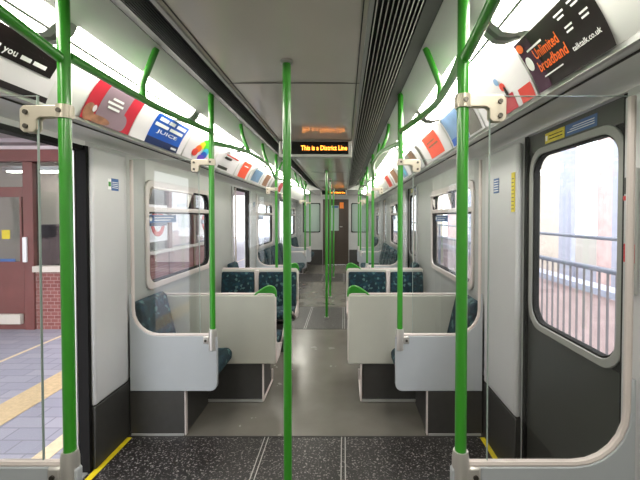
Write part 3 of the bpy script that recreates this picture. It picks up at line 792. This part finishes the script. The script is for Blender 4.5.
MB().box(px(0), px(8), KY+.022, KY+.028, pz(239), pz(230), 'yellow').build('yellow_sticker', k, smooth=False)
MB().box(px(-5), px(13), KY+.02, KY+.028, pz(266), pz(259), 'blue_label').build('blue_sticker', k, smooth=False)
MB().box(px(-90), px(24), KY+1.2, KY+1.25, -.03, pz(150), 'kiosk_cream').box(px(34), px(67), KY+1.6, KY+1.66, .3, 1.6, 'kiosk_dark').box(px(40), px(60), KY+1.2, KY+1.3, .6, 1.75, 'kiosk_cream').build('interior_partition', k, smooth=False)
MB().box(px(5), px(16), KY+.6, KY+.9, -.03, 1.45, 'kiosk_dark').build('interior_cabinet', k, bevel=.02)
# side along the track
m = MB(); xk = px(82)
m.box(xk-.06, xk, KY+.12, 12.5, -.03, .85, 'kiosk_brick').box(xk-.06, xk, KY+.12, 12.5, pz(162), pz(150), 'kiosk_brown').build('side_wall', k, smooth=False)
for yy in (6.6, 7.9, 9.2, 10.5, 12.4):
    MB().box(xk-.08, xk+.02, yy, yy+.14, -.03, pz(162), 'kiosk_brown').build('side_post', k, bevel=.006)
MB().box(xk-.04, xk-.03, KY+.12, 12.5, .85, pz(162), 'kiosk_glass').build('side_pane', k, smooth=False)
MB().box(xk-.10, xk+.06, KY+.12, 12.5, .85, .91, 'kiosk_cream').build('side_sill', k, smooth=False)
MB().box(px(-90), xk+.1, KY+.12, 12.5, pz(150)+.0, pz(150)+.08, 'canopy_white').build('roof', k, smooth=False)
MB().box(-5.5, -5.4, KY+1.3, 12.5, -.03, 2.5, 'kiosk_cream').build('inner_wall', k, smooth=False)
# round station signs on the kiosk side, seen through the windows
def roundel(y, z, label):
    t = thing('station_sign', (xk+.05, y, z-.25), label, 'sign', 'round red station signs')
    n = 32; R, r = .26, .17; xs = xk+.05
    pt = lambda u, v, d: (d, u, v)
    inn = [(y+r*math.cos(2*PI*i/n), z+r*math.sin(2*PI*i/n)) for i in range(n)]
    out = [(y+R*math.cos(2*PI*i/n), z+R*math.sin(2*PI*i/n)) for i in range(n)]
    MB().box(xs-.02, xs, y-.40, y+.40, z-.36, z+.36, 'white').build('board', t, smooth=False)
    MB().ring(pt, inn, out, xs, xs+.015, 'red').build('ring', t)
    MB().box(xs+.015, xs+.022, y-.34, y+.34, z-.055, z+.055, 'ad_navy').build('bar', t, smooth=False)
roundel(7.35, 1.45, 'red ring station sign seen through the left window, nearer one')
roundel(9.9, 1.45, 'red ring station sign seen through the left window, farther one')
# canopy
c = MB()
c.box(-9.4, -1.9, 0, 26, 3.05, 3.12, 'canopy_white')
for i in range(30): c.box(-9.4, -1.95, .3+i*.85, .36+i*.85, 2.98, 3.05, 'canopy_white')
c.box(-1.95, -1.88, 0, 26, 2.75, 3.12, 'canopy_white')
co = thing('platform_canopy', (-6, 4, 2.9), 'white boarded canopy roof over the platform on the left', 'canopy'); c.build('roof', co, smooth=False)
for yy in (4.5, 13.5, 20):
    MB().tube([(-7.6, yy, -.03), (-7.6, yy, 3.0)], .09, 'kiosk_brown', 14).build('column', co)
for i, (xx, yy) in enumerate(((-3.4, 2.2), (-3.4, 7.0), (-3.4, 12.0), (-6.4, 2.2))):  # fill lamps added under the canopy to brighten the platform view
    t = thing('platform_fill_lamp', (xx, yy, 2.9), ('added fill lamp under the platform canopy outside the nearest left doorway', 'added fill lamp under the platform canopy above the kiosk side', 'added fill lamp under the platform canopy farthest along the platform', 'added fill lamp under the platform canopy deep behind the nearest doorway')[i], 'light', 'fill lamps added under the platform canopy')
    MB().box(xx-.10, xx+.10, yy-.75, yy+.75, 2.90, 2.975, 'white').build('fill_fitting', t, bevel=.01)
    MB().box(xx-.07, xx+.07, yy-.7, yy+.7, 2.875, 2.899, 'light_on').build('tube', t, bevel=.01)
kl = thing('kiosk_fill_lamp', (-4.4, 6.0, 2.3), 'added fill lamp inside the red-brown framed platform kiosk', 'light')  # extra emitter added inside the kiosk to brighten its panes
MB().box(-5.1, -3.9, 5.9, 6.05, 2.30, 2.36, 'white').build('fill_fitting', kl, bevel=.01)
MB().box(-5.05, -3.95, 5.92, 6.03, 2.275, 2.299, 'light_on').build('tube', kl, bevel=.01)
bd = thing('station_building', (-9.5, 9, -.03), 'pale brick station building behind the platform kiosk', 'building')
MB().box(-10.2, -9.5, -4, 26, -.03, 3.05, 'pier_pink').build('wall', bd, smooth=False)
for yy in range(-2, 24, 4):
    MB().box(-9.5, -9.46, yy, yy+1.6, .9, 2.4, 'kiosk_dark').build('window', bd, smooth=False)

# ------------------------------------------------------------ outside: right hand side
gr = MB().box(1.5, 40, -10, 50, -1.1, -1.0, 'ballast').build('floor_ground', smooth=False); tag(gr, kind='structure')
FX = 2.57
def fence(y0, idx):
    t = thing('railing_panel', (FX, y0+1, -.1), 'x', 'railing', 'grey metal railing panels outside the right windows')
    MB().tube([(FX, y0, 1.10), (FX, y0+2, 1.10)], .025, 'fence_steel', 10).build('top_rail', t)
    MB().tube([(FX, y0, .20), (FX, y0+2, .20)], .018, 'fence_steel', 10).build('bottom_rail', t)
    MB().tube([(FX+.02, y0, 1.38), (FX+.02, y0+2, 1.38)], .018, 'fence_steel', 10).build('upper_rail', t)
    MB().box(FX-.02, FX+.02, y0+.0, y0+.05, -1.0, 1.40, 'fence_steel').build('post', t)
    for i in range(17):
        yy = y0+.15+i*.108
        MB().tube([(FX, yy, .2), (FX, yy, 1.10)], .011, 'fence_bar', 8).build('bar', t)
    return t
F0 = fence(1.0, 0); F0['label'] = 'grey metal railing panel outside the nearest right door window'
for i, lab in enumerate(('second grey metal railing panel, outside the near part of the right window', 'third grey metal railing panel, outside the far part of the right window',
                         'fourth grey metal railing panel, near the second right door', 'fifth grey metal railing panel, past the second right door', 'sixth grey metal railing panel, farthest along on the right')):
    dup(F0, 2.0*(i+1), lab)
fb = thing('trackside_walkway', (4.2, 6, -1.0), 'cream-walled raised walkway beyond the railing on the right', 'walkway')
MB().box(3.4, 3.55, -4, 24, -1.0, .62, 'pier_pink').build('parapet', fb, smooth=False)
MB().box(3.35, 3.6, -4, 24, .62, .70, 'pier_grey').build('coping', fb, smooth=False)
tb = thing('trackside_building', (7, 8, -1.0), 'pale pink and grey piered building beyond the track on the right', 'building')
for yy, y2, mt in ((-1.5, -.5, 'pier_pink'), (.2, .7, 'pier_grey'), (1.9, 3.0, 'pier_pink'), (3.6, 4.0, 'pier_grey'), (4.6, 5.4, 'pier_pink'), (6.2, 6.6, 'pier_grey'), (7.1, 8.06, 'pier_orange'), (8.06, 8.30, 'pier_grey'), (8.30, 8.79, 'pier_pink'),
                   (9.80, 10.35, 'pier_grey'), (10.35, 11.6, 'pier_cream'), (12.6, 13.6, 'pier_pink'), (14.8, 16.6, 'pier_cream'), (17.6, 18.4, 'pier_grey'), (19.4, 21.5, 'pier_pink'), (23, 26, 'pier_cream')):
    MB().box(6.2, 6.32, yy, y2, -1.0, 5.2, mt).build('pier', tb, smooth=False)
MB().box(6.15, 7.2, -3, 28, 5.2, 6.0, 'pier_pink').build('parapet', tb, smooth=False)
MB().box(6.3, 6.6, -3, 28, -1.0, .3, 'pier_grey').build('base_wall', tb, smooth=False)

# ------------------------------------------------------------ light
w = bpy.data.worlds.new('World'); S.world = w; w.use_nodes = True
nt = w.node_tree; bg = nt.nodes['Background']
bg.inputs[0].default_value = (.93, .96, 1.0, 1); bg.inputs[1].default_value = 4.0
sun = bpy.data.lights.new('Sun', 'SUN'); sun.energy = 1.2; sun.angle = math.radians(20)
so = bpy.data.objects.new('Sun', sun); COL.objects.link(so); so.rotation_euler = (math.radians(35), math.radians(35), 0)

# ------------------------------------------------------------ camera
cam = bpy.data.cameras.new('Camera'); co_ = bpy.data.objects.new('Camera', cam); COL.objects.link(co_)
co_.location = (.27, 0, 1.57)
F = 375.0; pitch = 1.2
cam.sensor_width = 36; cam.lens = 36*F/640
co_.rotation_euler = (math.radians(90-pitch), 0, 0)
cam.shift_x = -24/640
cam.shift_y = -(240-(217+F*math.tan(math.radians(pitch))))/640
cam.clip_start = .02
S.camera = co_
S.view_settings.view_transform = 'Standard'; S.view_settings.look = 'None'; S.view_settings.gamma = 1
S.view_settings.use_curve_mapping = False
S.view_settings.exposure = 0.45
